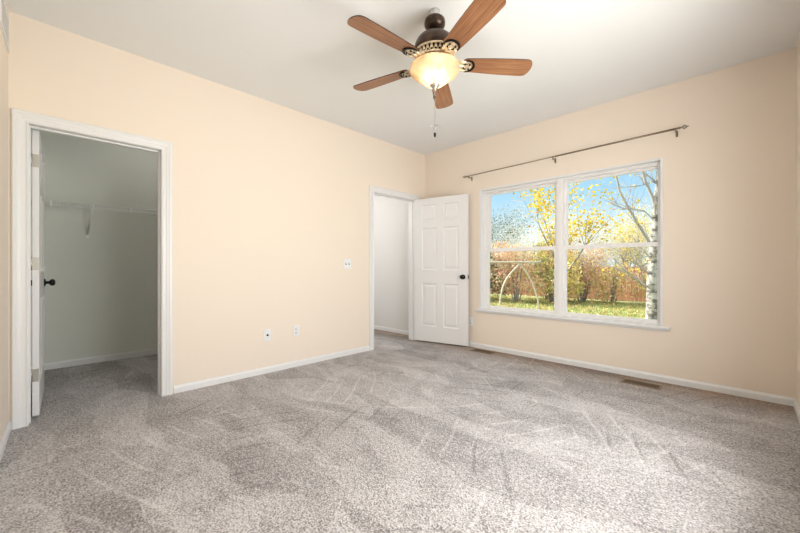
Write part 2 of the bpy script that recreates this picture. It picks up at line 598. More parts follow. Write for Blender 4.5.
# closet and hall shell
bm = bmesh.new()
box(bm, -1.85, -1.73, -0.12, 2.32, 0, H)
struct('wall_closet_back', bm, M['closet'], 'grey green wall behind the wire shelf', 'wall')
bm = bmesh.new()
box(bm, -1.73, -0.115, -0.12, -0.0, 0, H)
struct('wall_closet_left', bm, M['closet'], 'closet wall behind the open closet door', 'wall')
bm = bmesh.new()
box(bm, -1.73, -0.115, 2.20, 2.32, 0, H)
struct('wall_closet_right', bm, M['closet'], 'closet wall hidden to the right of its opening', 'wall')
bm = bmesh.new()
box(bm, -2.6, 0.0, D, D + 0.14, 0, H)
struct('wall_hall_front', bm, M['hall'], 'pale grey hall wall seen through the entry opening', 'wall')
bm = bmesh.new()
box(bm, -2.6, -2.48, 2.32, D, 0, H)
struct('wall_hall_left', bm, M['hall'], 'pale grey wall at the end of the hall', 'wall')
bm = bmesh.new()
box(bm, -2.6, -0.115, 2.32, 2.40, 0, H)
struct('wall_hall_back', bm, M['hall'], 'pale grey hall wall beside the closet', 'wall')


def baseboard(bm, p0, p1, nrm, h=0.064, t=0.013):
    """profiled board from p0 to p1 along the wall, nrm points into the room"""
    p0, p1, nrm = Vector((*p0, 0)), Vector((*p1, 0)), Vector((*nrm, 0)).normalized()
    prof = [(0, 0), (t, 0), (t, h - 0.020), (t - 0.003, h - 0.012), (t - 0.008, h - 0.006), (t - 0.009, h), (0, h)]
    rr = []
    for p in (p0, p1):
        rr.append([bm.verts.new(p + nrm * a + Vector((0, 0, b))) for a, b in prof])
    k = len(prof)
    for i in range(k):
        bm.faces.new((rr[0][i], rr[0][(i + 1) % k], rr[1][(i + 1) % k], rr[1][i]))
    bm.faces.new(rr[0]); bm.faces.new(rr[1][::-1])


CW = 0.077  # casing width
bm = bmesh.new()
baseboard(bm, (0, CL[1] + CW + 0.010), (0, EN[0] - CW + 0.004), (1, 0))
baseboard(bm, (0, EN[1] + CW), (0, D), (1, 0))
struct('baseboard_left', bm, M['trim'], 'white baseboard between the closet and the entry opening', 'baseboard')
bm = bmesh.new()
baseboard(bm, (0.013, D), (RX, D), (0, -1))
struct('baseboard_front', bm, M['trim'], 'white baseboard under the window', 'baseboard')
bm = bmesh.new()
baseboard(bm, (RX, -0.1), (RX, D - 0.013), (-1, 0))
struct('baseboard_right', bm, M['trim'], 'short stretch of white baseboard at the right edge', 'baseboard')
bm = bmesh.new()
baseboard(bm, (0.0, 0.0), (3.70, 0.0), (0, 1))
struct('baseboard_back', bm, M['trim'], 'short stretch of white baseboard at the left edge', 'baseboard', loc=(0.0, -0.008, 0), rot=(0, 0, -0.0366))
bm = bmesh.new()
baseboard(bm, (-1.73, 0.0), (-1.73, 2.2), (1, 0), 0.072)
struct('baseboard_closet', bm, M['trim'], 'white baseboard inside the closet', 'baseboard')
bm = bmesh.new()
baseboard(bm, (-2.48, D), (-0.115, D), (0, -1))
struct('baseboard_hall', bm, M['trim'], 'white baseboard in the hall beyond the entry', 'baseboard')


def casing_bm(y0, y1, top, x, s):
    """mitred moulded casing round an opening in a wall at x; s is the side it faces"""
    bm = bmesh.new()
    prof = [(0.0, 0.0), (0.0, 0.010), (0.006, 0.014), (0.014, 0.009), (0.030, 0.010), (0.036, 0.014), (0.050, 0.016), (0.056, 0.020), (0.070, 0.020), (CW, 0.015), (CW, 0.0)]
    reveal = 0.0
    path = []
    for w, d in prof:
        w += reveal
        path.append([(x + s * d, y0 - w, 0.0), (x + s * d, y0 - w, top + w), (x + s * d, y1 + w, top + w), (x + s * d, y1 + w, 0.0)])
    vv = [[bm.verts.new(p) for p in q] for q in path]
    for i in range(len(vv)):
        j = (i + 1) % len(vv)
        for k in range(3):
            bm.faces.new((vv[i][k], vv[i][k + 1], vv[j][k + 1], vv[j][k]))
    bm.faces.new([v[0] for v in vv])
    bm.faces.new([v[3] for v in vv][::-1])
    return bm


def jamb_bm(y0, y1, top, stop_x):
    bm = bmesh.new()
    a, b = stop_x
    # the lining stands 1 mm proud of the rough opening
    box(bm, -0.117, 0.002, y0 - 0.004, y0 + 0.001, 0, top)
    box(bm, -0.117, 0.002, y1 - 0.001, y1 + 0.004, 0, top)
    box(bm, -0.117, 0.002, y0 + 0.001, y1 - 0.001, top - 0.001, top + 0.004)
    box(bm, a, b, y0 + 0.001, y0 + 0.010, 0, top - 0.001)
    box(bm, a, b, y1 - 0.010, y1 - 0.001, 0, top - 0.001)
    box(bm, a, b, y0 + 0.010, y1 - 0.010, top - 0.012, top - 0.001)
    return bm


struct('trim_1', casing_bm(CL[0], CL[1], CL[2], 0.0, 1), M['trim'], 'white moulded casing around the closet opening', 'door casing')
struct('trim_2', casing_bm(EN[0], EN[1], EN[2], 0.0, 1), M['trim'], 'white moulded casing around the entry opening', 'door casing')
struct('trim_3', jamb_bm(CL[0], CL[1], CL[2], (-0.078, -0.045)), M['trim'], 'white jamb lining the closet opening', 'door jamb')
struct('trim_4', jamb_bm(EN[0], EN[1], EN[2], (-0.075, -0.042)), M['trim'], 'white jamb lining the entry opening', 'door jamb')


# ---------------------------------------------------------------- six panel doors
def panel_door_bm(w, h, t):
    """slab from x 0..w, y -t..0, z 0..h with six raised panels on both faces"""
    bm = bmesh.new()
    st = 0.115 * w / 0.76
    mu = 0.095 * w / 0.76
    pw = (w - 2 * st - mu) / 2
    xs = [0, st, st + pw, st + pw + mu, w - st, w]
    zs = [0, 0.215, 0.815, 1.005, 1.600, 1.690, 1.925, h]
    pan_x = {1, 3}
    pan_z = {1, 3, 5}
    for face, s in ((0.0, 1), (-t, -1)):
        for i in range(5):
            for j in range(7):
                x0, x1, z0, z1 = xs[i], xs[i + 1], zs[j], zs[j + 1]
                if i in pan_x and j in pan_z:
                    rings = []
                    for ins, dep in ((0, 0), (0.006, -0.005), (0.012, -0.010), (0.022, -0.010), (0.045, -0.003)):
                        y = face + s * dep
                        rings.append([bm.verts.new(q) for q in ((x0 + ins, y, z0 + ins), (x1 - ins, y, z0 + ins), (x1 - ins, y, z1 - ins), (x0 + ins, y, z1 - ins))])
                    for a, b in zip(rings, rings[1:]):
                        for k in range(4):
                            bm.faces.new((a[k], a[(k + 1) % 4], b[(k + 1) % 4], b[k]))
                    bm.faces.new(rings[-1])
                else:
                    bm.faces.new([bm.verts.new(q) for q in ((x0, face, z0), (x1, face, z0), (x1, face, z1), (x0, face, z1))])
    for (a, b) in (((0, 0), (w, 0)), ((0, h), (w, h))):
        for i in range(5):
            bm.faces.new([bm.verts.new(q) for q in ((xs[i], 0, a[1]), (xs[i + 1], 0, a[1]), (xs[i + 1], -t, a[1]), (xs[i], -t, a[1]))])
    for x in (0, w):
        for j in range(7):
            bm.faces.new([bm.verts.new(q) for q in ((x, 0, zs[j]), (x, 0, zs[j + 1]), (x, -t, zs[j + 1]), (x, -t, zs[j]))])
    bmesh.ops.remove_doubles(bm, verts=list(bm.verts), dist=1e-5)
    return bm


def knob_bm(x, z, y, s):
    bm = bmesh.new()
    prof = [(0.0, 0.0), (0.032, 0.0), (0.032, 0.004), (0.027, 0.009), (0.013, 0.011), (0.011, 0.020), (0.012, 0.030),
            (0.022, 0.036), (0.028, 0.045), (0.029, 0.054), (0.024, 0.063), (0.013, 0.068), (0.0, 0.069)]
    lathe(bm, [(r, h * s) for r, h in prof], 24, (x, y, z), 'Y')
    return bm


def hinge_bm(z, t):
    """leaf on the door edge, leaf toward the jamb and knuckle"""
    bm = bmesh.new()
    box(bm, -0.0025, 0.0005, -t + 0.002, 0.0, z - 0.045, z + 0.045)
    tube(bm, [(-0.005, 0.005, z - 0.046), (-0.005, 0.005, z + 0.046)], 0.0065, 10)
    for dz in (-0.03, 0.0, 0.03):
        lathe(bm, [(0.0, -0.0035), (0.004, -0.0035), (0.004, -0.0025)], 8, (0.0, -t * (0.35 if dz else 0.65), z + dz), 'X')
    return bm


def make_door(name, hinge, rotz, w, h, t, flip, label, hmat, zs=(0.26, 1.05, 1.80), zlift=0.018):
    e = empty(name, (hinge[0], hinge[1], zlift), rotz)
    tag(e, label, 'door', kind='structure')
    s = -1 if flip else 1
    bm = panel_door_bm(w, h, t)
    if flip:
        for v in bm.verts:
            v.co.y = -v.co.y
    obj('door_slab', bm, M['door'], e)
    for k in (1, -1):
        yy = 0.0 if k == s else -s * t
        kb = obj('door_knob', knob_bm(w - 0.062, 0.915, yy, k), M['blackmetal'], e)
        kb['label'] = 'dark bronze round door knob'
    bm = bmesh.new()
    box(bm, w - 0.0005, w + 0.0015, -t * 0.5 - 0.012, -t * 0.5 + 0.012, 0.915 - 0.028, 0.915 + 0.028)
    box(bm, w + 0.0010, w + 0.010, -t * 0.5 - 0.007, -t * 0.5 + 0.007, 0.915 - 0.008, 0.915 + 0.008)
    if flip:
        for v in bm.verts:
            v.co.y = -v.co.y
    obj('latch_plate', bm, M['blackmetal'], e)
    for z in zs:
        bm = hinge_bm(z, t)
        if flip:
            for v in bm.verts:
                v.co.y = -v.co.y
        obj('hinge', bm, hmat, e)
    return e


# closet door: hinged at the near jamb, swung into the closet
# local +x runs from the hinge to the free edge
make_door('door_1', (-0.128, 0.0975), R(180 - 2.3), 0.738, 2.010, 0.035, False,
          'white six panel closet door standing open inside the closet', M['nickel'], (0.285, 1.07, 1.795))
# entry door: hinged at the far jamb, swung into the room in front of the window wall
make_door('door_2', (0.018, 3.950), R(12.8), 0.806, 2.015, 0.035, False,
          'white six panel entry door open against the window wall', M['nickel'], (0.30, 1.05, 1.79))

# ---------------------------------------------------------------- window
e = empty('window_1', ((WIN[0] + WIN[1]) / 2, D, WIN[2]))
tag(e, 'white vinyl double window with four panes overlooking the yard', 'window', kind='structure')
wx, wz = e.location.x, e.location.z


def wobj(name, bm, m, parent=None):
    for v in bm.verts:
        v.co.x -= wx; v.co.y -= D; v.co.z -= wz
    return obj(name, bm, m, parent or e)


x0, x1, z0, z1 = WIN
GL = [(1.041, 1.876), (2.008, 2.838)]
yf0, yf1 = D + 0.060, D + 0.135
# white liner of the recess with a small proud bead
bm = bmesh.new()
for a, b, c, d in ((x0, x0 + 0.012, z0, z1), (x1 - 0.012, x1, z0, z1), (x0 + 0.012, x1 - 0.012, z1 - 0.012, z1), (x0 + 0.012, x1 - 0.012, z0, z0 + 0.012)):
    box(bm, a, b, D - 0.001, yf0, c, d)
for a, b, c, d in ((x0 - 0.006, x0 + 0.014, z0, z1 + 0.006), (x1 - 0.014, x1 + 0.006, z0, z1 + 0.006), (x0 + 0.014, x1 - 0.014, z1 - 0.014, z1 + 0.006)):
    box(bm, a, b, D - 0.006, D + 0.012, c, d)
wobj('recess_liner', bm, M['trim'])
# main vinyl frame with mullion
bm = bmesh.new()
fw = 0.030
box(bm, x0 + 0.012, x0 + 0.012 + fw, yf0, yf1, z0 + 0.012, z1 - 0.012)
box(bm, x1 - 0.012 - fw, x1 - 0.012, yf0, yf1, z0 + 0.012, z1 - 0.012)
mc = (GL[0][1] + GL[1][0]) / 2
box(bm, mc - 0.032, mc + 0.032, yf0 - 0.012, yf1, z0 + 0.012, z1 - 0.012)
for a, b in ((x0 + 0.012 + fw, mc - 0.032), (mc + 0.032, x1 - 0.012 - fw)):
    box(bm, a, b, yf0, yf1, z1 - 0.012 - fw, z1 - 0.012)
    box(bm, a, b, yf0, yf1, z0 + 0.012, z0 + 0.012 + 0.012)
box(bm, mc - 0.006, mc + 0.006, yf0 - 0.016, yf0 - 0.012, z0 + 0.012, z1 - 0.012)
wobj('window_frame', bm, M['vinyl'])
MZ = 1.285
for gi, (a, b) in enumerate(GL):
    oa, ob = (x0 + 0.042, mc - 0.032) if gi == 0 else (mc + 0.032, x1 - 0.042)
    # lower sash, room side
    bm = bmesh.new()
    ya, yb = yf0 + 0.008, yf0 + 0.034
    box(bm, oa, a, ya, yb, z0 + 0.024, MZ + 0.020)
    box(bm, b, ob, ya, yb, z0 + 0.024, MZ + 0.020)
    box(bm, a, b, ya, yb, z0 + 0.024, 0.560)
    box(bm, a, b, ya, yb, MZ - 0.022, MZ + 0.020)
    box(bm, a + 0.25, b - 0.25, ya - 0.006, ya, MZ + 0.006, MZ + 0.018)
    s = wobj('lower_sash', bm, M['vinyl'])
    bm = bmesh.new(); box(bm, a, b, ya + 0.011, ya + 0.015, 0.560, MZ - 0.022)
    wobj('glass_pane', bm, M['glass'], s)
    bm = bmesh.new()
    box(bm, (a + b) / 2 - 0.028, (a + b) / 2 + 0.028, ya + 0.002, yb, MZ + 0.020, MZ + 0.032)
    wobj('sash_lock', bm, M['vinyl'], s)
    # upper sash, outer side
    bm = bmesh.new()
    ya, yb = yf0 + 0.040, yf0 + 0.066
    box(bm, oa, a + 0.002, ya, yb, MZ - 0.02, z1 - 0.042)
    box(bm, b - 0.002, ob, ya, yb, MZ - 0.02, z1 - 0.042)
    box(bm, a + 0.002, b - 0.002, ya, yb, MZ - 0.02, MZ + 0.015)
    box(bm, a + 0.002, b - 0.002, ya, yb, 2.005, z1 - 0.042)
    s = wobj('upper_sash', bm, M['vinyl'])
    bm = bmesh.new(); box(bm, a + 0.002, b - 0.002, ya + 0.011, ya + 0.015, MZ + 0.015, 2.005)
    wobj('glass_pane', bm, M['glass'], s)
# stool and apron
bm = bbox_bm(x0 - 0.052, x1 + 0.060, D - 0.048, D + 0.060, z0 - 0.020, z0 - 0.0005, 0.004, 2)
# the part inside the recess stays within the opening
wobj('window_sill', bm, M['trim'])
bm = bmesh.new()
box(bm, x0 - 0.040, x1 + 0.048, D - 0.014, D, z0 - 0.044, z0 - 0.020)
bevel(bm, 0.003, 1)
wobj('apron', bm, M['trim'])

# unseen window added in the right wall to let the fill light in
e2 = empty('fill_window', (RX, 1.80, FILL_WIN[2]))
tag(e2, 'added white double window, unseen, letting fill light through the right wall', 'window', kind='structure')
bm = bmesh.new()
a0, a1, b0, b1 = FILL_WIN[0] - 1.80, FILL_WIN[1] - 1.80, 0.0, FILL_WIN[3] - FILL_WIN[2]
for y0_, y1_, zz0, zz1 in ((a0, a0 + 0.05, b0, b1), (a1 - 0.05, a1, b0, b1), (-0.035, 0.035, b0, b1), (a0, a1, b0, b0 + 0.05), (a0, a1, b1 - 0.05, b1), (a0, a1, b1 / 2 - 0.02, b1 / 2 + 0.02)):
    box(bm, 0.05, 0.11, y0_, y1_, zz0, zz1)
obj('window_frame', bm, M['vinyl'], e2)
obj('window_sill', bbox_bm(-0.045, 0.055, a0 - 0.05, a1 + 0.05, -0.020, -0.0005, 0.004, 2), M['trim'], e2)

# ================================================================== ceiling fan
FX, FY = 1.987, 1.947
fan = empty('ceiling_fan', (FX, FY, H))
tag(fan, 'five blade cherry wood ceiling fan with a lit alabaster bowl', 'ceiling fan')


def zr(z):
    return z - H


bm = bmesh.new()
lathe(bm, [(0.034, zr(2.7395)), (0.034, zr(2.682))], 32)
obj('mounting_block', bm, plain('painted_block', (0.60, 0.59, 0.57), 0.8), fan)
bm = bmesh.new()
lathe(bm, [(0.040, zr(2.688)), (0.058, zr(2.686)), (0.066, zr(2.677)), (0.069, zr(2.661)), (0.066, zr(2.641)), (0.055, zr(2.627)), (0.038, zr(2.619)), (0.022, zr(2.616))], 40)
obj('canopy', bm, M['bronze'], fan)
bm = bmesh.new()
lathe(bm, [(0.016, zr(2.624)), (0.016, zr(2.596)), (0.028, zr(2.595)), (0.028, zr(2.584))], 24)
obj('downrod', bm, M['bronze'], fan)
bm = bmesh.new()
lathe(bm, [(0.030, zr(2.588)), (0.060, zr(2.584)), (0.090, zr(2.571)), (0.114, zr(2.549)), (0.129, zr(2.520)), (0.135, zr(2.490)),
           (0.136, zr(2.480)), (0.132, zr(2.475)), (0.132, zr(2.469)), (0.127, zr(2.464)), (0.06, zr(2.461))], 56)
obj('motor_housing', bm, M['bronze'], fan)
# filigree band: pierced brass ring over a dark core
bm = bmesh.new()
lathe(bm, [(0.05, zr(2.464)), (0.114, zr(2.463)), (0.107, zr(2.416)), (0.06, zr(2.398))], 40)
obj('motor_core', bm, M['blackmetal'], fan)
bm = bmesh.new()
for (r, z, w) in ((0.131, 2.459, 0.006), (0.120, 2.414, 0.006)):
    pts = [(r * math.cos(2 * PI * k / 48), r * math.sin(2 * PI * k / 48), zr(z)) for k in range(49)]
    tube(bm, pts, w, 8, caps=False)
NF = 30
for k in range(NF):
    a0, a1 = 2 * PI * k / NF, 2 * PI * (k + 0.5) / NF
    r0, r1 = 0.129, 0.118
    pA = (r0 * math.cos(a0), r0 * math.sin(a0), zr(2.457))
    pB = (r1 * math.cos(a1), r1 * math.sin(a1), zr(2.416))
    a2 = 2 * PI * (k + 1) / NF
    pC = (r0 * math.cos(a2), r0 * math.sin(a2), zr(2.457))
    tube(bm, [pA, pB, pC], 0.0042, 6)
    am = (0.126 * math.cos(a0), 0.126 * math.sin(a0))
    bmesh.ops.create_icosphere(bm, subdivisions=1, radius=0.007, matrix=Matrix.Translation((am[0], am[1], zr(2.435))))
obj('filigree_band', bm, M['brass'], fan)
# fitter holding the bowl
bm = bmesh.new()
lathe(bm, [(0.07, zr(2.414)), (0.112, zr(2.413)), (0.108, zr(2.400)), (0.120, zr(2.388)), (0.140, zr(2.376)), (0.134, zr(2.368)), (0.05, zr(2.366))], 48)
obj('light_fitter', bm, M['brass'], fan)

# one blade with its iron, in local coordinates along +x
BP = R(-11)


def blade_bm():
    bm = bmesh.new()
    outl = []
    x_in, x_out = 0.175, 0.650
    wi, wo = 0.056, 0.072
    outl.append((x_in + 0.012, -wi + 0.012)); outl.append((x_in + 0.03, -wi))
    n = 8
    for k in range(n + 1):
        t = k / n
        outl.append((x_in + 0.03 + t * (x_out - 0.05 - x_in - 0.03), -(wi + (wo - wi) * math.sin(t * PI / 2) * 1.0)))
    for k in range(1, 13):
        a = -PI / 2 + PI * k / 13
        outl.append((x_out - 0.05 + 0.05 * math.cos(a) ** 0.8 if math.cos(a) > 0 else x_out - 0.05, wo * math.sin(a)))
    for k in range(n, -1, -1):
        t = k / n
        outl.append((x_in + 0.03 + t * (x_out - 0.05 - x_in - 0.03), (wi + (wo - wi) * math.sin(t * PI / 2))))
    outl.append((x_in + 0.03, wi)); outl.append((x_in + 0.012, wi - 0.012))
    cl = []
    for p in outl:
        if not cl or (Vector(p) - Vector(cl[-1])).length > 1e-4:
            cl.append(p)
    lo = [bm.verts.new((x, y, -0.003)) for x, y in cl]
    hi = [bm.verts.new((x, y, 0.003)) for x, y in cl]
    bm.faces.new(lo[::-1]); bm.faces.new(hi)
    k = len(cl)
    for i in range(k):
        bm.faces.new((lo[i], lo[(i + 1) % k], hi[(i + 1) % k], hi[i])).material_index = 1
    return bm


def shadow_crescent_bm():
    """black crescent for the shadow along the outer edge of the bracket"""
    bm = bmesh.new()
    z = -0.009
    # shadow shape whose horns point back to the hub
    n = 20
    inner, outer = [], []
    for k in range(n + 1):
        a = R(-105 + 210 * k / n)
        ro, ri = 0.050, 0.050 - 0.008 * math.sin(PI * (0.1 + 0.8 * k / n)) - 0.001
        cx = 0.215
        outer.append((cx + ro * math.cos(a), ro * math.sin(a)))
        inner.append((cx + ri * math.cos(a), ri * math.sin(a)))
    for zz, up in ((z - 0.004, False), (z + 0.005, True)):
        o_ = [bm.verts.new((*p, zz)) for p in outer]
        i_ = [bm.verts.new((*p, zz)) for p in inner]
        for k in range(n):
            bm.faces.new((o_[k], o_[k + 1], i_[k + 1], i_[k]))
        if up:
            for k in range(n):
                bm.faces.new((o_[k], o_[k + 1], O[k + 1], O[k])); bm.faces.new((i_[k], i_[k + 1], I[k + 1], I[k]))
            bm.faces.new((o_[0], i_[0], I[0], O[0])); bm.faces.new((o_[n], i_[n], I[n], O[n]))
        O, I = o_, i_
    return bm


def iron_arm_bm():
    """leaf-shaped cast bracket: a neck from the motor widening into an oval plate"""
    bm = bmesh.new()
    # two curved neck arms and a middle tongue
    for s in (-1, 1):
        tube(bm, [(0.085, 0.012 * s, 0.036), (0.115, 0.016 * s, 0.026), (0.142, 0.024 * s, 0.006), (0.172, 0.034 * s, -0.010), (0.200, 0.040 * s, -0.013)],
             [0.012, 0.011, 0.010, 0.009, 0.006], 8)
    tube(bm, [(0.085, 0, 0.036), (0.125, 0, 0.020), (0.160, 0, -0.008), (0.200, 0, -0.014)], [0.014, 0.013, 0.011, 0.006], 8)
    # plate with a raised rim
    n = 28
    top, bot, rim = [], [], []
    for k in range(n):
        a = 2 * PI * k / n
        x = 0.203 + 0.042 * math.cos(a)
        y = 0.042 * math.sin(a) * (1.0 if math.cos(a) > 0 else 0.9)
        top.append(bm.verts.new((x, y, -0.0045)))
        bot.append(bm.verts.new((x, y, -0.012)))
        rim.append(bm.verts.new((0.203 + (x - 0.203) * 0.86, y * 0.86, -0.0105)))
    bm.faces.new(top)
    bm.faces.new(rim[::-1])
    for k in range(n):
        m_ = (k + 1) % n
        bm.faces.new((top[k], top[m_], bot[m_], bot[k]))
        bm.faces.new((bot[k], bot[m_], rim[m_], rim[k]))
    return bm


def hole_shade_bm(s):
    """dark teardrop on the bracket plate in place of the shade in a hole"""
    bm = bmesh.new()
    tube(bm, [(0.186, 0.012 * s, -0.0108), (0.200, 0.021 * s, -0.0112), (0.215, 0.020 * s, -0.0108)], [0.002, 0.0055, 0.002], 8)
    return bm


def screw_bm(p):
    bm = bmesh.new()
    lathe(bm, [(0.0, -0.020), (0.005, -0.019), (0.006, -0.014), (0.006, -0.010)], 10, (p[0], p[1], 0))
    return bm


M['blade_edge'] = plain('dark_blade_edge', (0.045, 0.015, 0.006), 0.4)
protos = None
for k in range(5):
    a = R(-22.7 + 72 * k)
    if protos is None:
        b = obj('blade', blade_bm(), [M['wood'], M['blade_edge']], fan)
        i1 = obj('blade_iron', iron_arm_bm(), M['brass'], b)
        i2 = obj('shadow_crescent', shadow_crescent_bm(), M['blackmetal'], b)  # black crescent painted in for shadow round the bracket plate
        for sp_ in (-1, 1):
            obj('hole_shade', hole_shade_bm(sp_), M['blackmetal'], b)  # black insets standing in for the shade of holes
        for sp_ in ((0.228, -0.020), (0.228, 0.020), (0.190, 0.0)):
            obj('screw', screw_bm(sp_), M['blackmetal'], b)
        protos = b
    else:
        b = copy_tree(protos, fan)
    b.location = (0, 0, zr(2.396))
    b.rotation_euler = Euler((BP, 0, a), 'XYZ')

# bowl
bm = bmesh.new()
prof = [(0.148, 2.378), (0.158, 2.375), (0.162, 2.366), (0.161, 2.351), (0.155, 2.334), (0.140, 2.320), (0.119, 2.309), (0.101, 2.299),
        (0.087, 2.287), (0.076, 2.272), (0.060, 2.260), (0.035, 2.253), (0.010, 2.252)]
full = [(r, zr(z)) for r, z in prof] + [(max(r - 0.005, 0.008), zr(z) + 0.004) for r, z in prof[::-1]]
n = 56
rings = [[bm.verts.new((r * math.cos(2 * PI * k / n), r * math.sin(2 * PI * k / n), z)) for k in range(n)] for r, z in full]
for i in range(len(rings)):
    j = (i + 1) % len(rings)
    for k in range(n):
        f = bm.faces.new((rings[i][k], rings[i][(k + 1) % n], rings[j][(k + 1) % n], rings[j][k])); f.smooth = True
bowl = obj('light_bowl', bm, M['bowl'], fan)
bowl['label'] = 'lit cream alabaster glass bowl'
bm = bmesh.new()
lathe(bm, [(0.004, zr(2.27)), (0.030, zr(2.262)), (0.032, zr(2.252)), (0.022, zr(2.240)), (0.010, zr(2.232)), (0.012, zr(2.224)), (0.008, zr(2.216)), (0.0, zr(2.214))], 28)
obj('finial', bm, M['nickel'], fan)
# bulbs
BULB = bpy.data.materials.new('glowing_bulb')
BULB.use_nodes = True
bn = BULB.node_tree.nodes
bn.remove(bn['Principled BSDF'])
em = bn.new('ShaderNodeEmission')
em.inputs['Color'].default_value = (1.0, 0.80, 0.52, 1)
em.inputs['Strength'].default_value = 3.2
BULB.node_tree.links.new(em.outputs[0], bn['Material Output'].inputs['Surface'])
for k in range(2):
    a = R(20 + 180 * k)
    cx, cy = 0.055 * math.cos(a), 0.055 * math.sin(a)
    bm = bmesh.new()
    lathe(bm, [(0.0, -0.030), (0.014, -0.027), (0.024, -0.018), (0.028, -0.004), (0.024, 0.012), (0.016, 0.026), (0.013, 0.040), (0.013, 0.050)], 20, (cx, cy, zr(2.335)))
    obj('bulb', bm, BULB, fan)
    bm = bmesh.new()
    lathe(bm, [(0.016, 0.048), (0.016, 0.062)], 16, (cx, cy, zr(2.335)))
    obj('socket', bm, M['blackmetal'], fan)
ld = bpy.data.lights.new('fan_bulb_light', 'POINT')
ld.energy = FAN_BULB_W
ld.color = (1.0, 0.90, 0.76)
ld.shadow_soft_size = 0.05
lo = bpy.data.objects.new('fan_bulb_light', ld)
C.objects.link(lo)
lo.location = (0, 0, zr(2.315))
lo.parent = fan
# pull chains
bm = bmesh.new()
tube(bm, [(0.006, -0.006, zr(2.222)), (0.006, -0.006, zr(1.943))], 0.0016, 6)
for k in range(45):
    bmesh.ops.create_icosphere(bm, subdivisions=1, radius=0.0028, matrix=Matrix.Translation((0.006, -0.006, zr(2.218) - k * 0.006)))
ch = obj('pull_chain', bm, M['nickel'], fan)
bm = bmesh.new()
lathe(bm, [(0.0, 0.0), (0.007, -0.004), (0.008, -0.020), (0.005, -0.030), (0.0, -0.034)], 14, (0.006, -0.006, zr(1.943)))
obj('fob', bm, M['blackmetal'], ch)
bm = bmesh.new()
for k in range(4):
    a = R(45 + 90 * k)
    dx, dy = math.cos(a), math.sin(a)
    tube(bm, [(0.006, -0.006, zr(1.985)), (0.006 + dx * 0.018, -0.006 + dy * 0.018, zr(1.989)), (0.006 + dx * 0.034, -0.006 + dy * 0.034, zr(1.981)), (0.006 + dx * 0.030, -0.006 + dy * 0.030, zr(1.972))], 0.0022, 6)
lathe(bm, [(0.0, 0.008), (0.007, 0.0), (0.004, -0.020), (0.0, -0.024)], 10, (0.006, -0.006, zr(1.985)))
obj('chain_charm', bm, M['nickel'], ch)
bm = bmesh.new()
tube(bm, [(-0.005, 0.004, zr(2.225)), (-0.005, 0.004, zr(2.195))], 0.0016, 6)
c2 = obj('pull_chain', bm, M['nickel'], fan)
bm = bmesh.new()
lathe(bm, [(0.0, 0.0), (0.006, -0.003), (0.009, -0.014), (0.008, -0.024), (0.0, -0.030)], 14, (-0.005, 0.004, zr(2.195)))
obj('fob', bm, M['blackmetal'], c2)

# ================================================================== curtain rod
rod = empty('curtain_rod', (1.92, D, 2.28))
tag(rod, 'thin bronze curtain rod with open finials above the window', 'curtain rod')


def robj(name, bm, m, parent=None):
    for v in bm.verts:
        v.co -= Vector((1.92, D, 2.28))
    return obj(name, bm, m, parent or rod)


RY = D - 0.080


def rz(x):
    return 2.2655 + (x - 0.77) / (3.07 - 0.77) * 0.030


bm = bmesh.new(); tube(bm, [(0.80, RY, rz(0.80)), (1.98, RY, rz(1.98))], 0.0058, 12)
robj('rod_inner_tube', bm, M['rod'])
bm = bmesh.new(); tube(bm, [(1.94, RY, rz(1.94)), (3.015, RY, rz(3.015))], 0.0085, 12)
robj('rod_outer_tube', bm, M['rod'])
for x, s in ((0.80, -1), (3.015, 1)):
    bm = bmesh.new()
    z = rz(x)
    lathe(bm, [(0.006, 0), (0.011, 0.002 * s), (0.011, 0.010 * s), (0.005, 0.014 * s), (0.005, 0.020 * s)], 14, (x, RY, z), 'X')
    for k in range(6):
        a = 2 * PI * k / 6
        tube(bm, [(x + s * (0.018 + 0.040 * t), RY + 0.017 * math.sin(PI * t) * math.cos(a), z + 0.017 * math.sin(PI * t) * math.sin(a)) for t in (0, 0.2, 0.4, 0.6, 0.8, 1.0)], 0.0022, 6)
    bmesh.ops.create_icosphere(bm, subdivisions=2, radius=0.006, matrix=Matrix.Translation((x + s * 0.062, RY, z)))
    robj('finial', bm, M['rod'])
for x in (0.822, 1.915, 2.992):
    bm = bmesh.new()
    z = rz(x)
    box(bm, x - 0.009, x + 0.009, D - 0.003, D, z - 0.052, z + 0.004)
    tube(bm, [(x, D - 0.003, z - 0.020), (x, D - 0.04, z - 0.020), (x, RY, z - 0.014)], 0.005, 8)
    tube(bm, [(x, RY + 0.015 * math.cos(a), z + 0.013 * math.sin(a)) for a in [R(-200 + 220 * k / 10) for k in range(11)]], 0.004, 8)
    box(bm, x - 0.004, x + 0.004, RY - 0.004, RY + 0.004, z - 0.030, z - 0.012)
    robj('bracket', bm, M['rod'])

# ================================================================== plates
def plate(name, y, z, w, h, label, cat):
    o = empty(name, (0, y, z))
    tag(o, label, cat)
    obj('cover_plate', bbox_bm(0, 0.006, -w / 2, w / 2, -h / 2, h / 2, 0.002, 2), M['plastic'], o)
    return o


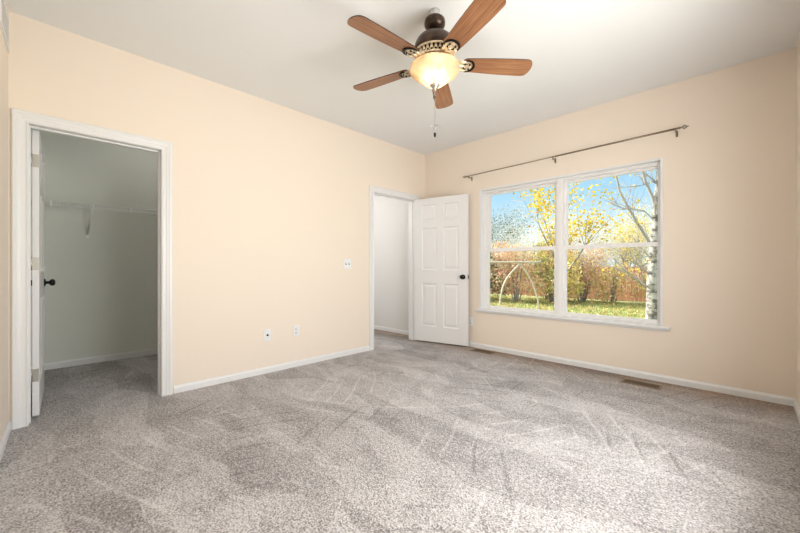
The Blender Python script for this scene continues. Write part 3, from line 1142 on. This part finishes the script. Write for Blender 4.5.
p = plate('light_switch', 2.735, 1.103, 0.114, 0.116, 'white double toggle switch plate left of the entry opening', 'light switch')
for s in (-1, 1):
    bm = bmesh.new()
    box(bm, 0.005, 0.0075, s * 0.023 - 0.006, s * 0.023 + 0.006, -0.013, 0.013)
    obj('toggle_slot', bm, M['dark'], p)
    bm = bmesh.new()
    box(bm, 0.006, 0.017, s * 0.023 - 0.0035, s * 0.023 + 0.0035, 0.000, 0.010)
    obj('toggle', bm, M['plastic'], p)
p = plate('cable_jack', 1.738, 0.380, 0.070, 0.115, 'white wall plate with one dark round jack, nearer the closet', 'wall plate')
bm = bmesh.new()
lathe(bm, [(0.0, 0.005), (0.011, 0.006), (0.011, 0.010), (0.005, 0.0105), (0.005, 0.016), (0.0, 0.016)], 16, (0, 0, 0), 'X')
obj('jack', bm, M['blackmetal'], p)


def receptacle(parent, axis='X'):
    for s in (-1, 1):
        bm = bmesh.new()
        lathe(bm, [(0.0, 0.005), (0.016, 0.0055), (0.016, 0.0075), (0.0, 0.0080)], 20, (0, 0, s * 0.020), 'X')
        r = obj('receptacle', bm, M['plastic'], parent)
        bm = bmesh.new()
        for yy in (-0.006, 0.006):
            box(bm, 0.0076, 0.0084, yy - 0.001, yy + 0.001, s * 0.020 - 0.002, s * 0.020 + 0.006)
        lathe(bm, [(0.0, 0.0078), (0.0022, 0.0080), (0.0022, 0.0085), (0.0, 0.0086)], 8, (0, 0, s * 0.020 - 0.008), 'X')
        obj('slots', bm, M['dark'], r)


p = plate('electrical_outlet', 2.056, 0.385, 0.070, 0.115, 'white duplex outlet low on the left wall, nearer the entry', 'outlet')
receptacle(p)
p = plate('electrical_outlet', 0, 0, 0.070, 0.115, 'white outlet behind the free edge of the entry door', 'outlet')
p.location = (0.805, D, 0.335)
p.rotation_euler = (0, 0, R(-90))
receptacle(p)

# ================================================================== floor registers
def register(x, y, ang, label):
    o = empty('floor_register', (x, y, 0.0), ang)
    tag(o, label, 'floor vent')
    L, W = 0.300, 0.130
    bm = bmesh.new()
    fr = 0.014
    for a, b, c, d in ((-L / 2, L / 2, -W / 2, -W / 2 + fr), (-L / 2, L / 2, W / 2 - fr, W / 2), (-L / 2, -L / 2 + fr * 1.3, -W / 2 + fr, W / 2 - fr), (L / 2 - fr * 1.3, L / 2, -W / 2 + fr, W / 2 - fr)):
        box(bm, a, b, c, d, 0.0, 0.006)
    obj('register_frame', bm, M['register'], o)
    bm = bmesh.new()
    box(bm, -L / 2 + fr, L / 2 - fr, -W / 2 + fr, W / 2 - fr, 0.0003, 0.0012)
    obj('duct_opening', bm, M['dark'], o)
    bm = bmesh.new()
    n = 17
    for k in range(n + 1):
        xx = -L / 2 + fr * 1.3 + (L - fr * 2.6) * k / n
        box(bm, xx - 0.0016, xx + 0.0016, -W / 2 + fr, W / 2 - fr, 0.0015, 0.0030)
    for yy in (-0.016, 0.016):
        box(bm, -L / 2 + fr, L / 2 - fr, yy - 0.002, yy + 0.002, 0.0015, 0.0032)
    obj('grille_bars', bm, M['register'], o)
    return o


register(1.078, 4.045, R(0), 'brown floor register beside the entry door, in front of the baseboard')
register(2.757, 3.965, R(0), 'brown floor register under the right part of the window')

# return grille high on the near wall
g = empty('return_air_grille', (0.26, -0.008 - 0.0366 * 0.26, 2.545), -0.0366)
tag(g, 'white return air grille high on the wall at the upper left', 'air vent')
bm = bmesh.new()
gx, gz = 0.205, 0.100
for a, b, c, d in ((-gx, gx, -gz, -gz + 0.022), (-gx, gx, gz - 0.022, gz), (-gx, -gx + 0.022, -gz + 0.022, gz - 0.022), (gx - 0.022, gx, -gz + 0.022, gz - 0.022)):
    box(bm, a, b, 0.0, 0.009, c, d)
obj('grille_frame', bm, M['plastic'], g)
bm = bmesh.new()
for k in range(13):
    z = -gz + 0.026 + k * 0.0124
    f = box(bm, -gx + 0.02, gx - 0.02, 0.001, 0.0075, z, z + 0.0035)
obj('louvres', bm, M['plastic'], g)

# ================================================================== closet shelf
sh = empty('wire_shelf', (-1.73, 1.1, 1.70))
tag(sh, 'white ventilated wire shelf on the closet back wall', 'closet shelf')


def sobj(name, bm, m, parent=None):
    for v in bm.verts:
        v.co -= Vector((-1.73, 1.1, 1.70))
    return obj(name, bm, m, parent or sh)


Y0, Y1 = 0.012, 2.188
XF = -1.43


def slope(y):
    return 1.712 + 0.006 * (y - 0.2)


bm = bmesh.new()
for xx, dz, r in ((-1.725, 0.0, 0.004), (-1.58, -0.004, 0.0035), (XF, 0.0, 0.0055), (XF, -0.040, 0.0070)):
    tube(bm, [(xx, Y0, slope(Y0) + dz), (xx, Y1, slope(Y1) + dz)], r, 6)
sobj('rails', bm, M['wire'])
bm = bmesh.new()
k = 0
y = Y0 + 0.01
while y < Y1:
    z = slope(y) + 0.003
    tube(bm, [(-1.728, y, z), (XF, y, z), (XF + 0.002, y, z - 0.043)], 0.0020, 4)
    y += 0.0254
c = sobj('cross_wires', bm, M['wire'])
for y in (0.21, 0.525, 0.84, 1.15, 1.46):
    z = slope(y)
    bm = bmesh.new()
    box(bm, XF - 0.003, XF + 0.008, y - 0.007, y + 0.007, z - 0.047, z + 0.007)
    sobj('joint_clip', bm, M['wire'])
for y in (0.505, 1.62):
    bm = bmesh.new()
    z = slope(y)
    tube(bm, [(XF, y + 0.010, z - 0.042), (-1.724, y - 0.006, 1.425)], 0.0085, 8)
    box(bm, -1.73, -1.722, y - 0.016, y + 0.006, 1.385, 1.440)
    sobj('support_bracket', bm, M['wire'])

# unseen fill light added to brighten the hall
hl = bpy.data.lights.new('hall_fill_light', 'POINT')
hl.energy = HALL_FILL_W
hl.color = (1.0, 0.96, 0.92)
hl.shadow_soft_size = 0.30
ho = bpy.data.objects.new('hall_fill_light', hl)
C.objects.link(ho)
ho.location = (-1.35, 2.75, 2.0)
# unseen fill light added to brighten the closet, above the top of the opening
kl = bpy.data.lights.new('closet_fill_light', 'POINT')
kl.energy = CLOSET_FILL_W
kl.color = (1.0, 0.96, 0.90)
kl.shadow_soft_size = 0.10
ko = bpy.data.objects.new('closet_fill_light', kl)
C.objects.link(ko)
ko.location = (-1.0, 1.05, 2.60)

# ================================================================== yard
GZ = -0.45
bm = bmesh.new()
box(bm, -45, 45, D + 0.14, 70, GZ - 0.1, GZ)
struct('ground', bm, M['lawn'], 'sunny lawn beyond the window', 'lawn')

rnd = random.Random(7)


def add_leaf(bm, p, s, rg):
    """small folded leaf"""
    a = rg.uniform(0, 2 * PI)
    q = Euler((rg.uniform(-1.2, 1.2), rg.uniform(-1.2, 1.2), a)).to_matrix()
    w = s * 0.42
    pts = [Vector((-s / 2, 0, 0)), Vector((0, -w, s * 0.12)), Vector((s / 2, 0, 0)), Vector((0, w, s * 0.12))]
    v = [bm.verts.new(p + q @ x) for x in pts]
    bm.faces.new((v[0], v[1], v[2])); bm.faces.new((v[0], v[2], v[3]))


def grow(bm, p, d, L, r, depth, rg, tips, n=5, spread=0.6, up=0.12, kids=(2, 3)):
    """one branch and its children; collects twig points"""
    pts, rad = [p.copy()], [r]
    cur, dd = p.copy(), d.normalized()
    seg = 4
    for i in range(seg):
        dd = (dd + Vector((rg.uniform(-.18, .18), rg.uniform(-.18, .18), rg.uniform(-.12, .16) + up * 0.5))).normalized()
        cur = cur + dd * (L / seg)
        pts.append(cur.copy())
        rad.append(r * (1 - 0.55 * (i + 1) / seg))
        if depth <= 1:
            tips.append(cur.copy())
    tube(bm, pts, rad, n if depth > 0 else 3, caps=False)
    if depth <= 0:
        return
    for k in range(rg.randint(*kids) + 1):
        i = rg.randint(1, seg)
        a = rg.uniform(0, 2 * PI)
        side = Vector((math.cos(a), math.sin(a), rg.uniform(-0.2, 0.7)))
        nd = (dd * 0.75 + side * spread + Vector((0, 0, up))).normalized()
        grow(bm, pts[i], nd, L * rg.uniform(0.55, 0.78), rad[i] * 0.62, depth - 1, rg, tips, max(3, n - 1), spread, up, kids)


def tree(name, x, y, h, r, seed, bark, leaf, nleaf, lsize, label, group=None, depth=4, kids=(2, 3), spread=0.6, lscat=0.18, trunk_frac=0.32):
    rg = random.Random(seed)
    root = empty(name, (x, y, GZ))
    tag(root, label, 'tree', group)
    bm = bmesh.new()
    tips = []
    tl = h * trunk_frac
    pts = [Vector((0, 0, -0.05)), Vector((rg.uniform(-.05, .05), rg.uniform(-.05, .05), tl * 0.5)), Vector((rg.uniform(-.1, .1), rg.uniform(-.1, .1), tl))]
    tube(bm, pts, [r * 1.2, r, r * 0.85], 8)
    for k in range(5):
        a = 2 * PI * k / 5 + rg.uniform(-.4, .4)
        d = Vector((math.cos(a) * spread, math.sin(a) * spread, 1.0))
        grow(bm, pts[1].lerp(pts[2], rg.uniform(0.5, 1)), d, h * 0.30, r * 0.6, depth - 1, rg, tips, 5, spread, 0.15, kids)
    obj('trunk', bm, bark, root, fix=False)
    if nleaf and tips:
        bm = bmesh.new()
        for i in range(nleaf):
            t = tips[rg.randrange(len(tips))]
            add_leaf(bm, t + Vector((rg.gauss(0, lscat), rg.gauss(0, lscat), rg.gauss(0, lscat))), lsize * rg.uniform(0.7, 1.3), rg)
        obj('foliage', bm, leaf, root, fix=False)
    return root


def shrub(x, y, w, h, seed, leaf, n, ls, label, stems=14):
    rg = random.Random(seed)
    root = empty('shrub', (x, y, GZ))
    tag(root, label, 'shrub', 'hedge of autumn shrubs across the yard')
    bm = bmesh.new()
    for k in range(stems):
        a = rg.uniform(0, 2 * PI)
        q = rg.uniform(0.2, 0.9)
        tx, ty = math.cos(a) * w * 0.5 * q, math.sin(a) * w * 0.4 * q
        tube(bm, [(tx * 0.15, ty * 0.15, -0.03), (tx * 0.5, ty * 0.5, h * 0.45), (tx, ty, h * rg.uniform(0.8, 1.02))], [0.022, 0.014, 0.005], 5, caps=False)
    obj('stems', bm, M['bark'], root, fix=False)
    bm = bmesh.new()
    lumps = [(Vector((rg.uniform(-.4, .4) * w, rg.uniform(-.3, .3) * w, rg.uniform(0.25, 0.85) * h)), rg.uniform(0.18, 0.32) * w) for _ in range(14)]
    for i in range(n):
        c, rr = lumps[rg.randrange(len(lumps))]
        v = Vector((rg.gauss(0, 1), rg.gauss(0, 1), rg.gauss(0, 1))).normalized() * rr * rg.uniform(0.55, 1.1)
        p = c + v
        if p.z < 0.08:
            p.z = 0.08 + rg.uniform(0, 0.3)
        add_leaf(bm, p, ls * rg.uniform(0.7, 1.35), rg)
    obj('foliage', bm, leaf, root, fix=False)
    return root


# ---- lawn stuff
bm = bmesh.new()
for i in range(30000):
    px, py = rnd.uniform(-7, 6), rnd.uniform(7.5, 17)
    a = rnd.uniform(0, PI)
    w, h = rnd.uniform(0.010, 0.018), rnd.uniform(0.04, 0.10)
    dx, dy = math.cos(a) * w, math.sin(a) * w
    lx, ly = rnd.uniform(-.04, .04), rnd.uniform(-.04, .04)
    bm.faces.new([bm.verts.new(q) for q in ((px - dx, py - dy, GZ), (px + dx, py + dy, GZ), (px + lx, py + ly, GZ + h))])
tag(obj('lawn_grass', bm, M['grass_blade'], fix=False), 'short green grass covering the lawn', 'grass', kind='stuff')
bm = bmesh.new()
for i in range(2600):
    add_leaf(bm, Vector((rnd.uniform(-7, 6), rnd.uniform(6.0, 17), GZ + rnd.uniform(0.05, 0.10))), rnd.uniform(0.05, 0.09), rnd)
tag(obj('fallen_leaves', bm, M['leaf_fallen'], fix=False), 'fallen yellow and brown leaves strewn over the lawn', 'leaves', kind='stuff')

# ---- fence
def fence(x0, x1, y, n, label, ang=0.0):
    L = (x1 - x0) / n
    root = empty('wooden_fence', (x0, y, GZ), ang)
    tag(root, label, 'fence')
    rg = random.Random(3)
    for k in range(n):
        bm = bmesh.new()
        xx = k * L + 0.06
        while xx < (k + 1) * L - 0.1:
            w = 0.135
            h = 1.52 + rg.uniform(-0.015, 0.015)
            box(bm, xx, xx + w, -0.012, 0.010, 0.03, h)
            xx += w + 0.012
        obj('board_panel', bm, M['fence'], root)
        bm = bmesh.new()
        for z in (0.30, 0.80, 1.30):
            box(bm, k * L + 0.05, (k + 1) * L - 0.05, 0.010, 0.05, z, z + 0.085)
        obj('rails', bm, M['fence'], root)
    for k in range(n + 1):
        obj('post', bbox_bm(k * L - 0.05, k * L + 0.05, -0.01, 0.09, -0.02, 1.60, 0.008, 1), M['fence'], root)
    return root


fence(-9.6, 5.6, 18.2, 6, 'reddish wooden board fence behind the autumn shrubs')

# ---- hedge of shrubs
HS = [  # x, y, width, height, leaf, label
    (-6.6, 14.2, 2.2, 2.3, 'leaf_green', 'dark green shrub at the far left end of the hedge'),
    (-5.0, 14.0, 2.0, 2.2, 'leaf_green', 'dark green shrub seen at the left edge of the lower left pane'),
    (-3.7, 14.6, 2.1, 2.5, 'leaf_pink', 'pinkish orange shrub behind the left leg of the swing frame'),
    (-2.4, 15.4, 1.9, 2.2, 'leaf_gold', 'golden yellow shrub behind the right leg of the swing frame'),
    (-3.1, 16.4, 2.0, 2.9, 'leaf_olive', 'taller olive shrub rising behind the pinkish hedge'),
    (-1.7, 16.6, 2.3, 2.6, 'leaf_pink', 'broad pink leaved shrub in the lower right pane beside the mullion'),
    (-0.65, 17.1, 1.9, 1.7, 'leaf_gold', 'golden orange see-through shrub in front of the fence boards'),
    (0.75, 17.1, 1.6, 1.8, 'leaf_gold', 'golden shrub with dark stems touching the left side of the pale trunk'),
    (1.7, 17.3, 1.5, 2.1, 'leaf_olive', 'olive yellow shrub right of the fence, behind the pale trunk'),
    (3.2, 17.0, 2.2, 2.4, 'leaf_green', 'green shrub farthest right behind the pale trunk'),
]
for i, (x, y, w, h, lf, lab) in enumerate(HS):
    shrub(x, y, w, h, 40 + i, M[lf], 1100 if y == 17.1 else 4200, 0.085, lab)

# ---- trees beyond
BT = [
    (-11.5, 21.0, 6.0, 'leaf_green', 3000, 'twig', 'dark green leafy tree far left beyond the fence'),
    (-9.0, 22.5, 5.4, 'leaf_green', 3000, 'twig', 'dark green tree at the left edge of the left upper pane'),
    (-7.0, 21.5, 4.2, 'leaf_tan', 1400, 'twig_white', 'bare grey twiggy tree low in the left upper pane'),
    (-5.4, 20.5, 4.4, 'leaf_tan', 1400, 'twig_white', 'pale twiggy tree behind the leaning yellow branches'),
    (-4.2, 22.5, 4.6, 'leaf_tan', 1400, 'twig_white', 'bare pale tree behind the mullion'),
    (-2.9, 20.6, 4.0, 'leaf_tan', 1400, 'twig_white', 'pale twiggy tree low in the left part of the right upper pane'),
    (-1.6, 22.0, 4.3, 'leaf_gold', 1200, 'twig_white', 'gold tinted twiggy tree above the middle of the right panes'),
    (-0.5, 20.4, 4.1, 'leaf_gold', 1600, 'twig', 'gold and brown tree hanging over the fence boards'),
    (0.9, 22.0, 4.6, 'leaf_tan', 1400, 'twig_white', 'pale bare tree beyond the fence beside the white trunk'),
    (2.8, 21.5, 5.2, 'leaf_olive', 1800, 'twig', 'olive tree beyond the fence behind the white trunk'),
]
for i, (x, y, h, lf, nl, tw, lab) in enumerate(BT):
    tree('background_tree', x, y, h * 1.22, 0.09, 90 + i, M[tw], M[lf], nl * 2, 0.07, lab, 'trees beyond the fence', depth=5, kids=(2, 3), spread=0.75, lscat=0.35, trunk_frac=0.2)

# ---- yellow leaved tree in the middle distance
tree('yellow_tree', -0.31, 10.47, 4.7, 0.05, 205, M['bark'], M['leaf_yellow'], 1700, 0.075,
     'young tree with bright yellow leaves behind the window mullion', depth=4, kids=(1, 2), spread=0.60, lscat=0.17)

# ---- pale birch near the window on the right
root = empty('birch_tree', (2.31, 7.43, GZ))
tag(root, 'pale barked tree with bare branches at the right of the window', 'tree')
B0 = Vector((2.31, 7.43, GZ))
bm = bmesh.new()


def bt(pts, rad, n=10):
    tube(bm, [Vector(q) - B0 for q in pts], rad, n, caps=False)


bt([(2.27, 7.39, -0.50), (2.29, 7.42, -0.30), (2.305, 7.43, 0.16), (2.31, 7.43, 0.74), (2.325, 7.455, 1.2), (2.34, 7.47, 1.6), (2.355, 7.485, 2.12), (2.40, 7.52, 2.75), (2.46, 7.58, 3.6), (2.50, 7.66, 4.6), (2.50, 7.7, 5.4)],
   [0.17, 0.125, 0.105, 0.098, 0.088, 0.076, 0.062, 0.048, 0.036, 0.022, 0.010], 14)
obj('trunk', bm, M['birch'], root, fix=False)
bm = bmesh.new()
BR = [
    ([(2.325, 7.45, 1.35), (2.25, 7.37, 1.51), (2.13, 7.26, 1.78), (2.00, 7.14, 2.08), (1.90, 7.04, 2.36), (1.86, 6.99, 2.62), (1.78, 6.92, 3.05), (1.70, 6.86, 3.6)], [0.045, 0.040, 0.034, 0.029, 0.024, 0.020, 0.014, 0.006]),
    ([(2.35, 7.48, 2.0), (2.30, 7.44, 2.25), (2.22, 7.35, 2.50), (2.18, 7.31, 2.70), (2.12, 7.25, 3.05), (2.05, 7.2, 3.5)], [0.045, 0.036, 0.030, 0.024, 0.016, 0.006]),
    ([(2.30, 7.42, 0.72), (2.20, 7.33, 0.75), (2.09, 7.22, 0.86), (1.97, 7.10, 1.00), (1.86, 6.99, 1.17)], [0.032, 0.028, 0.022, 0.016, 0.007]),
    ([(2.31, 7.43, 0.88), (2.23, 7.36, 0.98), (2.13, 7.26, 1.10), (2.02, 7.15, 1.20)], [0.022, 0.018, 0.013, 0.006]),
    ([(2.33, 7.46, 1.10), (2.26, 7.39, 1.24), (2.18, 7.31, 1.36), (2.12, 7.26, 1.48)], [0.022, 0.018, 0.012, 0.006]),
    ([(2.34, 7.47, 1.72), (2.29, 7.43, 1.90), (2.20, 7.33, 2.02), (2.05, 7.20, 2.06), (1.92, 7.08, 2.04)], [0.020, 0.016, 0.012, 0.008, 0.004]),
    ([(2.38, 7.50, 2.45), (2.30, 7.44, 2.52), (2.18, 7.33, 2.46), (2.04, 7.20, 2.44)], [0.018, 0.014, 0.009, 0.004]),
    ([(2.38, 7.50, 2.3), (2.50, 7.58, 2.7), (2.66, 7.64, 3.2), (2.75, 7.7, 3.8)], [0.04, 0.032, 0.02, 0.008]),
    ([(2.42, 7.55, 3.0), (2.3, 7.7, 3.5), (2.1, 7.8, 4.1)], [0.035, 0.022, 0.008]),
]
rg = random.Random(11)
tips = []
for pts, rad in BR:
    bt(pts, [q * 0.72 for q in rad], 8)
    P_ = [Vector(q) - B0 for q in pts]
    for k in range(len(P_) * 2):
        i = rg.randint(1, len(P_) - 1)
        a = P_[i].lerp(P_[i - 1], rg.random())
        d = (P_[i] - P_[i - 1]).normalized()
        d = (d * 0.6 + Vector((rg.uniform(-.9, .6), rg.uniform(-.8, .8), rg.uniform(-.2, .8)))).normalized()
        grow(bm, a, d, rg.uniform(0.25, 0.55), 0.0075, 1, rg, tips, 4, 0.6, 0.05, (1, 2))
obj('branches', bm, M['twig'], root, fix=False)
bm = bmesh.new()
for i in range(150):
    add_leaf(bm, tips[rg.randrange(len(tips))] + Vector((rg.gauss(0, .03), rg.gauss(0, .03), rg.gauss(0, .03))), rg.uniform(0.030, 0.055), rg)
obj('foliage', bm, M['leaf_yellow'], root, fix=False)

# ---- swing frame of bent poles
sw = empty('swing_frame', (-0.7, 8.69, GZ))
tag(sw, 'cream painted pole swing frame on the lawn behind the lower left pane', 'swing frame')
S0 = Vector((-0.7, 8.69, GZ))


def swobj(name, pts, r):
    bm = bmesh.new()
    tube(bm, [Vector(q) - S0 for q in pts], r, 10)
    return obj(name, bm, M['pole'], sw)


swobj('top_bar', [(-2.6, 6.9, 1.19), (-1.41, 7.99, 1.19), (-0.7, 8.66, 1.19), (-0.40, 8.98, 1.185), (-0.30, 9.08, 1.215)], 0.021)
swobj('pole_leg', [(-0.66, 8.72, 1.18), (-0.83, 8.56, 0.94), (-0.93, 8.46, 0.76), (-0.99, 8.40, 0.58), (-1.03, 8.36, 0.33), (-1.05, 8.34, 0.10), (-1.06, 8.33, GZ)], 0.020)
swobj('pole_leg', [(-0.72, 8.68, 1.18), (-0.63, 8.76, 1.04), (-0.54, 8.84, 0.88), (-0.46, 8.92, 0.68), (-0.41, 8.97, 0.48), (-0.36, 9.02, 0.25), (-0.34, 9.04, 0.05), (-0.34, 9.04, GZ)], 0.018)
